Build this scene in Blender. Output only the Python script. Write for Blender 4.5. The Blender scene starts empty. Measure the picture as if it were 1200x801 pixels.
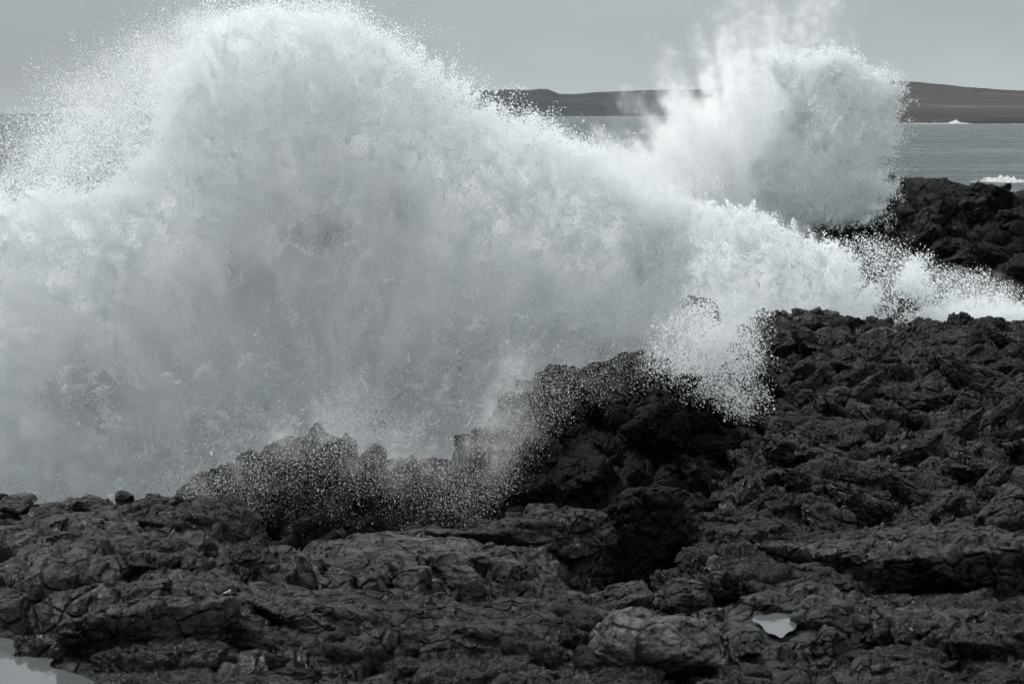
import bpy, bmesh, math, random
import numpy as np
from mathutils import Vector, Matrix, Euler

S = bpy.context.scene
COL = S.collection
F = 2707.0            # focal length in photo pixels (photo 1200 px wide)
HZ = 132.5            # photo row of the sea horizon
SEA = -12.0           # camera stands 12 m above the water

# ------------------------------------------------------------------ camera
cam = bpy.data.cameras.new('camera')
camo = bpy.data.objects.new('camera', cam)
COL.objects.link(camo)
S.camera = camo
camo.rotation_euler = (math.pi / 2, 0, 0)
cam.sensor_width = 36
cam.lens = 36 * F / 1200
cam.shift_y = -(400.5 - HZ) / 1200
cam.clip_start = 0.5
cam.clip_end = 60000
cam.dof.use_dof = True
cam.dof.focus_distance = 36
cam.dof.aperture_fstop = 8.0

# ------------------------------------------------------------------ world: overcast sky
SUN_EL, SUN_AZ = math.radians(54), math.radians(-52)     # azimuth from +Y towards +X
W = bpy.data.worlds.new('World')
S.world = W
W.use_nodes = True
nt = W.node_tree
nt.nodes.clear()
n = nt.nodes.new
sky = n('ShaderNodeTexSky')
sky.sky_type = 'NISHITA'
sky.sun_disc = False
sky.sun_elevation = SUN_EL
sky.sun_rotation = SUN_AZ
sky.air_density = 1.2
sky.dust_density = 3.0
hsv = n('ShaderNodeHueSaturation')
hsv.inputs['Saturation'].default_value = 0.18
nt.links.new(sky.outputs[0], hsv.inputs['Color'])
geo = n('ShaderNodeTexCoord')
sep = n('ShaderNodeSeparateXYZ')
nt.links.new(geo.outputs['Generated'], sep.inputs[0])
ramp = n('ShaderNodeValToRGB')            # cloud deck: duller at the horizon, brighter overhead
ramp.color_ramp.interpolation = 'EASE'
e = ramp.color_ramp.elements
e[0].position = 0.0
e[0].color = (0.40, 0.435, 0.452, 1)
e[1].position = 0.9
e[1].color = (1.0, 1.03, 1.05, 1)
x = ramp.color_ramp.elements.new(0.045); x.color = (0.335, 0.37, 0.385, 1)
x = ramp.color_ramp.elements.new(0.25); x.color = (0.47, 0.51, 0.53, 1)
nt.links.new(sep.outputs['Z'], ramp.inputs[0])
mp = n('ShaderNodeMapping'); mp.inputs['Scale'].default_value = (1.0, 1.0, 3.5)
nt.links.new(geo.outputs['Generated'], mp.inputs[0])
cn = n('ShaderNodeTexNoise')
cn.inputs['Scale'].default_value = 4.5
cn.inputs['Detail'].default_value = 6
cn.inputs['Roughness'].default_value = 0.5
cn.inputs['Distortion'].default_value = 0.3
nt.links.new(mp.outputs[0], cn.inputs['Vector'])
cr = n('ShaderNodeMapRange')
cr.inputs['From Min'].default_value = 0.3; cr.inputs['From Max'].default_value = 0.7
cr.inputs['To Min'].default_value = 0.86; cr.inputs['To Max'].default_value = 1.14
nt.links.new(cn.outputs[0], cr.inputs[0])
mul = n('ShaderNodeVectorMath'); mul.operation = 'SCALE'
nt.links.new(ramp.outputs[0], mul.inputs[0]); nt.links.new(cr.outputs[0], mul.inputs['Scale'])
mul2 = n('ShaderNodeVectorMath'); mul2.operation = 'SCALE'; mul2.inputs['Scale'].default_value = 8.6
gx = n('ShaderNodeMapRange'); gx.inputs['From Min'].default_value = -0.35; gx.inputs['From Max'].default_value = 0.35
gx.inputs['To Min'].default_value = 8.0; gx.inputs['To Max'].default_value = 9.1
nt.links.new(sep.outputs['X'], gx.inputs[0]); nt.links.new(gx.outputs[0], mul2.inputs['Scale'])
nt.links.new(mul.outputs[0], mul2.inputs[0])
mix = n('ShaderNodeMix'); mix.data_type = 'RGBA'; mix.inputs[0].default_value = 0.93
nt.links.new(hsv.outputs[0], mix.inputs[6]); nt.links.new(mul2.outputs[0], mix.inputs[7])
bg = n('ShaderNodeBackground'); bg.inputs['Strength'].default_value = 0.12
nt.links.new(mix.outputs[2], bg.inputs[0])
wo = n('ShaderNodeOutputWorld')
nt.links.new(bg.outputs[0], wo.inputs[0])

sun = bpy.data.lights.new('sun', 'SUN')
sun.energy = 2.25
sun.angle = math.radians(14)
sun.color = (1.0, 0.998, 0.985)
so = bpy.data.objects.new('sun', sun)
COL.objects.link(so)
sd = Vector((math.sin(SUN_AZ) * math.cos(SUN_EL), math.cos(SUN_AZ) * math.cos(SUN_EL), math.sin(SUN_EL)))
so.rotation_euler = sd.to_track_quat('Z', 'Y').to_euler()
so.location = (0, 0, 60)

S.view_settings.view_transform = 'Standard'
S.view_settings.look = 'None'
S.view_settings.gamma = 1
S.view_settings.exposure = 0.25
S.cycles.use_denoising = True
S.cycles.max_bounces = 12
S.cycles.diffuse_bounces = 6
S.cycles.glossy_bounces = 2
S.cycles.volume_bounces = 11
S.cycles.transparent_max_bounces = 8
S.cycles.volume_step_rate = 2.0
S.cycles.use_adaptive_sampling = True
S.cycles.adaptive_threshold = 0.04
S.cycles.adaptive_min_samples = 16
S.cycles.volume_max_steps = 256

# ------------------------------------------------------------------ helpers
def pix(px, py, Y):
    return np.array([(px - 600) / F * Y, Y, -(py - HZ) / F * Y])

def tag(o, label=None, cat=None, group=None, kind=None):
    if label: o['label'] = label
    if cat: o['category'] = cat
    if group: o['group'] = group
    if kind or cat: o['kind'] = kind or 'thing'
    return o

def fields(pts, specs):
    """Noise / Voronoi textures evaluated at world points. specs: list of dicts -> list of arrays"""
    pts = np.ascontiguousarray(pts, dtype=np.float32)
    npt = len(pts)
    me = bpy.data.meshes.new('tmp')
    me.vertices.add(npt)
    me.vertices.foreach_set('co', pts.ravel())
    o = bpy.data.objects.new('tmp', me)
    COL.objects.link(o)
    g = bpy.data.node_groups.new('tmp', 'GeometryNodeTree')
    g.interface.new_socket('G', in_out='INPUT', socket_type='NodeSocketGeometry')
    g.interface.new_socket('G', in_out='OUTPUT', socket_type='NodeSocketGeometry')
    i = g.nodes.new('NodeGroupInput'); q = g.nodes.new('NodeGroupOutput')
    pos = g.nodes.new('GeometryNodeInputPosition')
    last = i.outputs[0]
    for k, s in enumerate(specs):
        vec = s.get('vec', False)
        st = g.nodes.new('GeometryNodeStoreNamedAttribute')
        st.domain = 'POINT'; st.data_type = 'FLOAT_VECTOR' if vec else 'FLOAT'
        st.inputs['Name'].default_value = 'o%d' % k
        mu = g.nodes.new('ShaderNodeVectorMath'); mu.operation = 'MULTIPLY_ADD'
        sc = s.get('scale', 1.0); an = s.get('aniso', (1, 1, 1)); sd_ = s.get('seed', 0)
        rt = g.nodes.new('ShaderNodeVectorRotate'); rt.rotation_type = 'EULER_XYZ'
        rt.inputs['Rotation'].default_value = s.get('rot', (0, 0, 0))
        g.links.new(pos.outputs[0], rt.inputs['Vector'])
        mu.inputs[1].default_value = (an[0] * sc, an[1] * sc, an[2] * sc)
        mu.inputs[2].default_value = (sd_ * 7.31, sd_ * 3.77, sd_ * 11.13)
        g.links.new(rt.outputs[0], mu.inputs[0])
        src = mu.outputs[0]
        if s.get('warp'):
            w = g.nodes.new('ShaderNodeTexNoise'); w.inputs['Scale'].default_value = s.get('wscale', 1.0)
            w.inputs['Detail'].default_value = 2
            g.links.new(src, w.inputs['Vector'])
            wm = g.nodes.new('ShaderNodeVectorMath'); wm.operation = 'MULTIPLY_ADD'
            wm.inputs[1].default_value = (s['warp'],) * 3
            g.links.new([c for c in w.outputs if c.name == 'Color'][0], wm.inputs[0]); g.links.new(src, wm.inputs[2])
            src = wm.outputs[0]
        if s['t'] == 'coord':
            g.links.new(last, st.inputs[0])
            g.links.new(src, [c for c in st.inputs if c.name == 'Value' and c.enabled][0])
            last = st.outputs[0]
            continue
        if s['t'] == 'noise':
            t = g.nodes.new('ShaderNodeTexNoise')
            t.inputs['Detail'].default_value = s.get('detail', 3); t.inputs['Roughness'].default_value = s.get('rough', .5)
            out = 'Color' if vec else 'Fac'
        else:
            t = g.nodes.new('ShaderNodeTexVoronoi')
            t.feature = s.get('feature', 'F1'); t.inputs['Randomness'].default_value = s.get('rnd', 1.0)
            out = {'F1': 'Color' if vec else 'Distance', 'F2': 'Distance', 'DISTANCE_TO_EDGE': 'Distance', 'SMOOTH_F1': 'Distance'}[t.feature]
            out = s.get('out', out)
        t.inputs['Scale'].default_value = 1.0
        g.links.new(src, t.inputs['Vector'])
        oo = [c for c in t.outputs if c.name == out and c.enabled] or [t.outputs[0]]
        g.links.new(last, st.inputs[0])
        g.links.new(oo[0], [c for c in st.inputs if c.name == 'Value' and c.enabled][0])
        last = st.outputs[0]
    g.links.new(last, q.inputs[0])
    o.modifiers.new('g', 'NODES').node_group = g
    dg = bpy.context.evaluated_depsgraph_get()
    ev = o.evaluated_get(dg)
    res = []
    for k, s in enumerate(specs):
        a = ev.data.attributes['o%d' % k]
        vec = s.get('vec', False)
        r = np.empty(npt * (3 if vec else 1), np.float32)
        a.data.foreach_get('vector' if vec else 'value', r)
        res.append(r.reshape(npt, 3) if vec else r)
    bpy.data.objects.remove(o); bpy.data.meshes.remove(me); bpy.data.node_groups.remove(g)
    return res

def ss(a, b, x):
    t = np.clip((x - a) / (b - a), 0, 1)
    return t * t * (3 - 2 * t)

def rock_offset(P, s, seed=0, dip=(0.0, 0.0, 0.0), strata=1.0, blocks=1.0, lumps=1.0, fine=1.0, zs=1.7, lobe=None, facet=1.0):
    """signed displacement (metres) of basalt: lumps, tilted jointed facets, cracks, thin layers, lobes, grit. s = block size in m"""
    k = 1.0 / s
    an = (1, 1, zs)
    v1 = dict(t='vor', scale=k * .8, aniso=an, rot=dip, warp=.5, wscale=1.1, seed=seed + 2)
    v2 = dict(t='vor', scale=k * 2.2, aniso=an, rot=dip, warp=.5, wscale=1.3, seed=seed + 3)
    v3 = dict(t='vor', scale=k * 6.0, aniso=an, rot=dip, warp=.5, wscale=1.3, seed=seed + 7)
    sp = [dict(t='noise', scale=k * .45, detail=2, seed=seed + 1)]
    for v in (v1, v2, v3):
        sp += [dict(v, vec=True), dict(v, vec=True, out='Position'), dict(v, t='coord', vec=True)]
    sp += [dict(v1, feature='DISTANCE_TO_EDGE'), dict(v2, feature='DISTANCE_TO_EDGE'),
           dict(t='noise', scale=k * .5, aniso=(1, 1, 9), rot=dip, detail=4, rough=.6, warp=.25, seed=seed + 4),
           dict(t='noise', scale=k * 1.5, detail=7, rough=.6, warp=.3, seed=seed + 5),
           dict(t='noise', scale=k * 7, detail=6, rough=.7, seed=seed + 6),
           dict(t='noise', scale=k * .9, detail=5, rough=.6, seed=seed + 8)]
    big, c1, p1, q1, c2, p2, q2, c3, p3, q3, e1, e2, st, ri, gr, lw = fields(P, sp)
    d = (big - .5) * 1.1 * s * lumps
    def fac(c, p, q): return np.clip(((c - .5) * (q - p)).sum(1) * 2.0, -.8, .8)
    d += blocks * ((c1[:, 0] - .5) * .50 * s + fac(c1, p1, q1) * .55 * s * facet - .30 * s * np.exp(-(e1 / .055)))
    d += blocks * ((c2[:, 0] - .5) * .20 * s + fac(c2, p2, q2) * .26 * s * facet - .11 * s * np.exp(-(e2 / .09)))
    d += blocks * ((c3[:, 0] - .5) * .06 * s + fac(c3, p3, q3) * .11 * s * facet)
    d += strata * (st - .5) * .55 * s
    rid = 1 - np.abs(ri - .5) * 4
    d += fine * rid * .09 * s
    d += fine * (gr - .5) * .20 * s
    if lobe is not None:
        for (dx, dy, per, am, wob) in lobe:
            t = (P[:, 0] * dx + P[:, 1] * dy) / per + (lw - .5) * wob + (big - .5) * wob
            fr = t - np.floor(t)
            d += am * (1 - fr - .5) * ss(0, .3, fr)
    return d

# ------------------------------------------------------------------ materials
def new_mat(name):
    m = bpy.data.materials.new(name)
    m.use_nodes = True
    return m, m.node_tree, m.node_tree.nodes['Principled BSDF']

def rock_mat(name, c0, c1, rough=(.42, .8), scale=1.0, bump=.6, spec=.3, dist=.02):
    m, t, b = new_mat(name)
    N, L = t.nodes.new, t.links.new
    tc = N('ShaderNodeTexCoord')
    a = N('ShaderNodeTexNoise'); a.inputs['Scale'].default_value = 1.7 * scale; a.inputs['Detail'].default_value = 9
    a.inputs['Roughness'].default_value = .68; a.inputs['Distortion'].default_value = .4
    L(tc.outputs['Object'], a.inputs['Vector'])
    r = N('ShaderNodeValToRGB')
    r.color_ramp.elements[0].position = .42; r.color_ramp.elements[0].color = (*c0, 1)
    r.color_ramp.elements[1].position = .70; r.color_ramp.elements[1].color = (*c1, 1)  # mottled tone; its sparse pale end puts the tops' highlights into the colour
    L(a.outputs['Fac'], r.inputs[0])
    # speckle of pale mineral and dried salt
    v = N('ShaderNodeTexNoise'); v.inputs['Scale'].default_value = 23 * scale; v.inputs['Detail'].default_value = 6
    v.inputs['Roughness'].default_value = .75
    L(tc.outputs['Object'], v.inputs['Vector'])
    vr = N('ShaderNodeMapRange'); vr.inputs['From Min'].default_value = .35; vr.inputs['From Max'].default_value = .72
    vr.inputs['To Min'].default_value = .62; vr.inputs['To Max'].default_value = 1.55
    L(v.outputs['Fac'], vr.inputs[0])
    mu = N('ShaderNodeVectorMath'); mu.operation = 'SCALE'
    L(r.outputs[0], mu.inputs[0]); L(vr.outputs[0], mu.inputs['Scale'])
    L(mu.outputs[0], b.inputs['Base Color'])
    w = N('ShaderNodeTexNoise'); w.inputs['Scale'].default_value = .8 * scale; w.inputs['Detail'].default_value = 4
    L(tc.outputs['Object'], w.inputs['Vector'])
    wr = N('ShaderNodeMapRange'); wr.inputs['From Min'].default_value = .35; wr.inputs['From Max'].default_value = .65
    wr.inputs['To Min'].default_value = rough[0]; wr.inputs['To Max'].default_value = rough[1]
    L(w.outputs['Fac'], wr.inputs[0]); L(wr.outputs[0], b.inputs['Roughness'])
    b.inputs['Specular IOR Level'].default_value = spec
    n1 = N('ShaderNodeTexNoise'); n1.inputs['Scale'].default_value = 7 * scale; n1.inputs['Detail'].default_value = 4
    n1.inputs['Roughness'].default_value = .62; n1.inputs['Distortion'].default_value = .5
    L(tc.outputs['Object'], n1.inputs['Vector'])
    bm_ = N('ShaderNodeBump'); bm_.inputs['Strength'].default_value = bump; bm_.inputs['Distance'].default_value = .16 / scale
    L(n1.outputs['Fac'], bm_.inputs['Height'])
    wp = N('ShaderNodeVectorMath'); wp.operation = 'MULTIPLY_ADD'; wp.inputs[1].default_value = (.35 / scale,) * 3
    L([c for c in w.outputs if c.name == 'Color'][0], wp.inputs[0]); L(tc.outputs['Object'], wp.inputs[2])
    v2 = N('ShaderNodeTexVoronoi'); v2.feature = 'DISTANCE_TO_EDGE'; v2.inputs['Scale'].default_value = 2.6 * scale
    L(wp.outputs[0], v2.inputs['Vector'])
    ck = N('ShaderNodeMapRange'); ck.inputs['From Min'].default_value = 0; ck.inputs['From Max'].default_value = .09
    L(v2.outputs['Distance'], ck.inputs[0])
    b2 = N('ShaderNodeBump'); b2.inputs['Strength'].default_value = bump; b2.inputs['Distance'].default_value = .09 / scale
    L(ck.outputs[0], b2.inputs['Height']); L(bm_.outputs[0], b2.inputs['Normal'])
    L(b2.outputs[0], b.inputs['Normal'])
    return m

M_front = rock_mat('basalt_front', (.0025, .003, .0033), (.062, .066, .067), rough=(.27, .7), scale=2.2, bump=1, spec=.2)
M_slope = rock_mat('basalt_slope', (.002, .0024, .0027), (.034, .037, .038), rough=(.27, .7), scale=1.1, bump=1, dist=.03, spec=.2)
M_wall = rock_mat('basalt_wet_shaded', (.002, .0023, .0024), (.008, .009, .0095), rough=(.5, .85), scale=.9, bump=.8, dist=.03, spec=.08)  # wet basalt; the chasm's shade is put into this near-black, low-gloss colour
M_far = rock_mat('basalt_far', (.004, .0045, .005), (.012, .013, .0135), rough=(.6, .95), scale=.3, bump=.7, dist=.06, spec=.15)
M_slab = rock_mat('basalt_slab', (.012, .0125, .013), (.105, .110, .110), rough=(.4, .8), scale=2.2, bump=1, spec=.2)
M_pale = rock_mat('basalt_pale', (.02, .021, .021), (.15, .155, .155), rough=(.4, .8), scale=2.2, bump=.8, spec=.35)

# ------------------------------------------------------------------ surfaces
def mesh_from(name, V, quads=None, tris=None, mat=None, smooth=False, parent=None):
    me = bpy.data.meshes.new(name)
    faces = quads if quads is not None else tris
    k = 4 if quads is not None else 3
    me.vertices.add(len(V)); me.vertices.foreach_set('co', np.ascontiguousarray(V, dtype=np.float32).ravel())
    me.loops.add(len(faces) * k); me.loops.foreach_set('vertex_index', np.ascontiguousarray(faces, dtype=np.int32).ravel())
    me.polygons.add(len(faces))
    me.polygons.foreach_set('loop_start', np.arange(0, len(faces) * k, k, dtype=np.int32))
    me.polygons.foreach_set('loop_total', np.full(len(faces), k, dtype=np.int32))
    if smooth: me.polygons.foreach_set('use_smooth', np.ones(len(faces), dtype=bool))
    me.update(calc_edges=True)
    if mat: me.materials.append(mat)
    o = bpy.data.objects.new(name, me)
    COL.objects.link(o)
    if parent: o.parent = parent
    return o

def interp_rows(C, nu, nv):
    """C: rows x cols x 3 control net -> nv x nu x 3 smooth (Catmull-Rom-ish, cosine free) surface"""
    C = np.asarray(C, float)
    def resample(A, m):
        k = A.shape[0]
        d = np.linalg.norm(np.diff(A, axis=0), axis=-1).mean(axis=tuple(range(1, A.ndim - 1))) if A.ndim > 2 else np.linalg.norm(np.diff(A, axis=0), axis=-1)
        s = np.concatenate([[0], np.cumsum(d)]); t = np.linspace(0, s[-1], m)
        i = np.clip(np.searchsorted(s, t, side='right') - 1, 0, k - 2)
        u = ((t - s[i]) / (s[i + 1] - s[i])).reshape([-1] + [1] * (A.ndim - 1))
        p0 = A[np.clip(i - 1, 0, k - 1)]; p1 = A[i]; p2 = A[i + 1]; p3 = A[np.clip(i + 2, 0, k - 1)]
        T = .5
        m1 = (p2 - p0) * T * .7; m2 = (p3 - p1) * T * .7
        return (2 * u**3 - 3 * u**2 + 1) * p1 + (u**3 - 2 * u**2 + u) * m1 + (-2 * u**3 + 3 * u**2) * p2 + (u**3 - u**2) * m2
    A = resample(C, nv)
    A = resample(A.transpose(1, 0, 2), nu).transpose(1, 0, 2)
    return A

def grid_normals(A, flip=False):
    du = np.gradient(A, axis=1); dv = np.gradient(A, axis=0)
    nn = np.cross(du, dv); nn /= np.linalg.norm(nn, axis=-1, keepdims=True) + 1e-9
    return nn

def blur_grid(A, k):
    for ax in (0, 1):
        for _ in range(2):
            B = np.pad(A, [(k, k) if a == ax else (0, 0) for a in range(A.ndim)], mode='edge')
            cs = np.cumsum(B, axis=ax)
            z = np.zeros_like(np.take(cs, [0], axis=ax))
            cs = np.concatenate([z, cs], axis=ax)
            n_ = A.shape[ax]
            A = (np.take(cs, np.arange(2 * k + 1, 2 * k + 1 + n_), axis=ax) - np.take(cs, np.arange(0, n_), axis=ax)) / (2 * k + 1)
    return A

def patch(name, C, nu, nv, s, mat, seed=0, amp=1.0, parent=None, up=.5, post=None, **kw):
    A = interp_rows(C, nu, nv)
    Nn = blur_grid(grid_normals(A), 6)
    if Nn[..., 2].mean() < 0: Nn = -Nn
    Nn = Nn + np.array([0, 0, up]); Nn /= np.linalg.norm(Nn, axis=-1, keepdims=True)
    P = A.reshape(-1, 3)
    d = rock_offset(P, s, seed, **kw).astype(float) * amp
    if post is not None: d = post(P, d, Nn.reshape(-1, 3)[:, 2])
    Q = P + Nn.reshape(-1, 3) * d[:, None]
    idx = np.arange(nu * nv).reshape(nv, nu)
    quads = np.stack([idx[:-1, :-1], idx[:-1, 1:], idx[1:, 1:], idx[1:, :-1]], -1).reshape(-1, 4)
    o = mesh_from(name, Q, quads=quads, mat=mat, parent=parent)
    return o, Q.reshape(nv, nu, 3)

def ctrl(rows):
    """rows: list of lists (px, py, Y) -> control net of world points"""
    return [[pix(*p_) for p_ in r] for r in rows]

def with_crest(crest, prof):
    """crest: (px, py, Y). prof: list (dpy, dY, fan) rows from top to foot"""
    return ctrl([[(px + (px - 600) * fan, py + dpy if abs_ is None else abs_, Y + dY) for (px, py, Y) in crest] for (dpy, dY, fan, abs_) in prof])

_ico = {}
def ico(sub):
    if sub not in _ico:
        b = bmesh.new()
        bmesh.ops.create_icosphere(b, subdivisions=sub, radius=1)
        b.verts.ensure_lookup_table()
        V = np.array([v.co[:] for v in b.verts]); T = np.array([[v.index for v in f.verts] for f in b.faces])
        b.free()
        _ico[sub] = (V, T)
    return _ico[sub]

def hull_dirs(sub, rng, nplanes=11, flat=True, p=14, top=.8):
    """unit-ish convex broken block: directions clipped by random planes"""
    V, T = ico(sub)
    N = []
    H = []
    if flat:
        N.append((rng.uniform(-.12, .12), rng.uniform(-.12, .12), 1)); H.append(top)
        N.append((rng.uniform(-.1, .1), rng.uniform(-.1, .1), -1)); H.append(.9)
    a0 = rng.uniform(0, 6.28)
    for i in range(nplanes):
        a = a0 + i * 2 * math.pi / nplanes + rng.uniform(-.35, .35)
        N.append((math.cos(a), math.sin(a), rng.uniform(-.55, .6))); H.append(rng.uniform(.72, 1.0))
    for i in range(4):
        a = rng.uniform(0, 6.28)
        N.append((math.cos(a), math.sin(a), rng.choice([-1, 1]) * rng.uniform(.8, 1.6))); H.append(rng.uniform(.85, 1.05))
    N = np.array(N); N /= np.linalg.norm(N, axis=1, keepdims=True); H = np.array(H)
    D = np.maximum(V @ N.T, 0) / H
    r = (D ** p).sum(1) ** (-1 / p)
    return V * np.minimum(r, 1.6)[:, None], T

def poly_sdf(poly, X, Y):
    """signed distance, positive inside"""
    P = np.array(poly, float); Q = np.roll(P, -1, 0)
    d = np.full(X.shape, 1e9); ins = np.zeros(X.shape, bool)
    for (ax, ay), (bx, by) in zip(P, Q):
        ex, ey = bx - ax, by - ay; wx, wy = X - ax, Y - ay
        t = np.clip((wx * ex + wy * ey) / (ex * ex + ey * ey + 1e-9), 0, 1)
        d = np.minimum(d, (wx - ex * t)**2 + (wy - ey * t)**2)
        c = ((ay <= Y) & (by > Y)) | ((by <= Y) & (ay > Y))
        with np.errstate(divide='ignore', invalid='ignore'):
            xi = ax + (Y - ay) * ex / np.where(ey == 0, 1e-9, ey)
        ins ^= c & (X < xi)
    return np.sqrt(d) * np.where(ins, 1, -1)

PENDING = []
def rock(name, px0, px1, py0, py1, Y, dep, seed, mat, sub=5, parent=None, rot=(0, 0, 0), planes=9, p=14, s=None, amp=1.0, top=.8, sink=0.0, **lab):
    """one rock that spans the given photo rectangle at distance Y (metres), dep metres deep"""
    if lab.get('cat') in ('rock', 'slab', 'block', 'ledge', 'boulder'): name = lab['cat']
    c = pix((px0 + px1) / 2, (py0 + py1) / 2, Y)
    w = (px1 - px0) / F * Y / 2; h = (py1 - py0) / F * Y / 2
    rng = np.random.default_rng(seed)
    V, T = hull_dirs(sub, rng, planes, True, p, top)
    V = V / np.abs(V).max(0)
    V = V * np.array([w, dep / 2, h])
    R = np.array(Euler([math.radians(a) for a in rot]).to_matrix())
    V = V @ R.T
    PENDING.append(dict(name=name, V=V, T=T, c=c + np.array([0, dep * .0, -sink]), mat=mat, parent=parent, s=s or (w + h) * .55, amp=amp, seed=seed, lab=lab))

def flush_rocks():
    """displace every queued rock with the noise fields in a few batches of like block size"""
    from collections import defaultdict
    B = defaultdict(list)
    for r in PENDING: B[round(math.log(r['s'], 1.5))].append(r)
    for key, L_ in B.items():
        s = 1.5 ** key
        P = np.concatenate([r['V'] + r['c'] + np.array([r['seed'] % 17 * 3.1, 0, 0]) for r in L_])
        d = rock_offset(P, s, 31, lumps=.5, blocks=.6, strata=.5, fine=.9)
        i = 0
        for r in L_:
            k = len(r['V']); dd = d[i:i + k]; i += k
            V = r['V']; nn = V / (np.abs(V).max(0) ** 2); nn /= np.linalg.norm(nn, axis=1, keepdims=True)
            V = V + nn * (dd * r['amp'])[:, None]
            o = mesh_from(r['name'], V, tris=r['T'], mat=r['mat'])
            o.location = r['c']
            if r['parent']: o.parent = r['parent']
            if r['lab']: tag(o, **r['lab'])
    PENDING.clear()

# ================================================================== SEA
def sea():
    ys = 42 * (30000 / 42) ** np.linspace(0, 1, 420)
    # rows closer together near the camera; fan of columns, wider than the view
    us = np.linspace(-.42, .42, 380)
    Yg, Ug = np.meshgrid(ys, us, indexing='ij')
    P = np.stack([Ug * Yg, Yg, np.full_like(Yg, SEA)], -1).reshape(-1, 3)
    a, b_, c = fields(P, [dict(t='noise', scale=.035, aniso=(.45, 1, 1), detail=3, seed=3),
                          dict(t='noise', scale=.16, aniso=(.5, 1, 1), detail=4, rough=.6, seed=5),
                          dict(t='noise', scale=.6, aniso=(.6, 1, 1), detail=3, rough=.6, seed=6)])
    fade = np.clip(900 / P[:, 1], .12, 1)
    z = ((1 - np.abs(a - .5) * 4) * .55 + (1 - np.abs(b_ - .5) * 4) * .30 + (c - .5) * .3 * np.clip(300 / P[:, 1], 0, 1))
    P[:, 2] += z * fade
    nv, nu = Yg.shape
    idx = np.arange(nu * nv).reshape(nv, nu)
    quads = np.stack([idx[:-1, :-1], idx[:-1, 1:], idx[1:, 1:], idx[1:, :-1]], -1).reshape(-1, 4)
    m, t, b = new_mat('sea_water')
    N, L = t.nodes.new, t.links.new
    tc = N('ShaderNodeTexCoord'); mpg = N('ShaderNodeMapping'); mpg.inputs['Scale'].default_value = (.12, 1, 1)
    L(tc.outputs['Object'], mpg.inputs[0])
    nz = N('ShaderNodeTexNoise'); nz.inputs['Scale'].default_value = .035; nz.inputs['Detail'].default_value = 9; nz.inputs['Roughness'].default_value = .74
    L(mpg.outputs[0], nz.inputs['Vector'])
    bp = N('ShaderNodeBump'); bp.inputs['Strength'].default_value = 1; bp.inputs['Distance'].default_value = 16.0
    L(nz.outputs['Fac'], bp.inputs['Height']); L(bp.outputs[0], b.inputs['Normal'])
    # foam flecks streaked along the wind
    f = N('ShaderNodeTexNoise'); f.inputs['Scale'].default_value = .03; f.inputs['Detail'].default_value = 9; f.inputs['Roughness'].default_value = .7
    L(mpg.outputs[0], f.inputs['Vector'])
    r = N('ShaderNodeValToRGB')
    r.color_ramp.elements[0].position = .50; r.color_ramp.elements[0].color = (.045, .068, .071, 1)
    r.color_ramp.elements[1].position = .75; r.color_ramp.elements[1].color = (.34, .37, .38, 1)
    L(f.outputs['Fac'], r.inputs[0]); L(r.outputs[0], b.inputs['Base Color'])
    b.inputs['Roughness'].default_value = .28
    b.inputs['IOR'].default_value = 1.33
    o = mesh_from('sea', P, quads=quads, mat=m, smooth=True)
    tag(o, kind='structure', label='grey green wind-ruffled sea reaching to the horizon')
    # the sea goes on round the sides and under the rocks
    V = np.array([[-30000, -200, SEA - 1.3], [30000, -200, SEA - 1.3], [30000, 50000, SEA - 1.3], [-30000, 50000, SEA - 1.3]], float)
    m2 = mesh_from('sea_bed', V, quads=np.array([[0, 1, 2, 3]]), mat=m)
    tag(m2, kind='structure')
sea()

def hill_mat(name, ca, cb, cc, scale, bands):
    m, t, b = new_mat(name)
    N, L = t.nodes.new, t.links.new
    tc = N('ShaderNodeTexCoord'); mpg = N('ShaderNodeMapping'); mpg.inputs['Scale'].default_value = (.25, .4, bands)
    L(tc.outputs['Object'], mpg.inputs[0])
    a = N('ShaderNodeTexNoise'); a.inputs['Scale'].default_value = scale; a.inputs['Detail'].default_value = 8; a.inputs['Roughness'].default_value = .6
    L(mpg.outputs[0], a.inputs['Vector'])
    r = N('ShaderNodeValToRGB')
    r.color_ramp.elements[0].position = .35; r.color_ramp.elements[0].color = (*ca, 1)
    r.color_ramp.elements[1].position = .6; r.color_ramp.elements[1].color = (*cb, 1)
    q = r.color_ramp.elements.new(.7); q.color = (*cc, 1)
    L(a.outputs['Fac'], r.inputs[0]); L(r.outputs[0], b.inputs['Base Color'])
    b.inputs['Roughness'].default_value = 1; b.inputs['Specular IOR Level'].default_value = .1
    return m
M_hill = hill_mat('heath', (.050, .049, .048), (.070, .066, .063), (.105, .098, .09), .012, 6)
M_shore = hill_mat('shore_cliff', (.035, .036, .037), (.06, .06, .06), (.07, .068, .066), .03, 3)
M_head = hill_mat('headland_moor', (.045, .050, .054), (.06, .064, .068), (.07, .074, .078), .006, 4)

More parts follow.
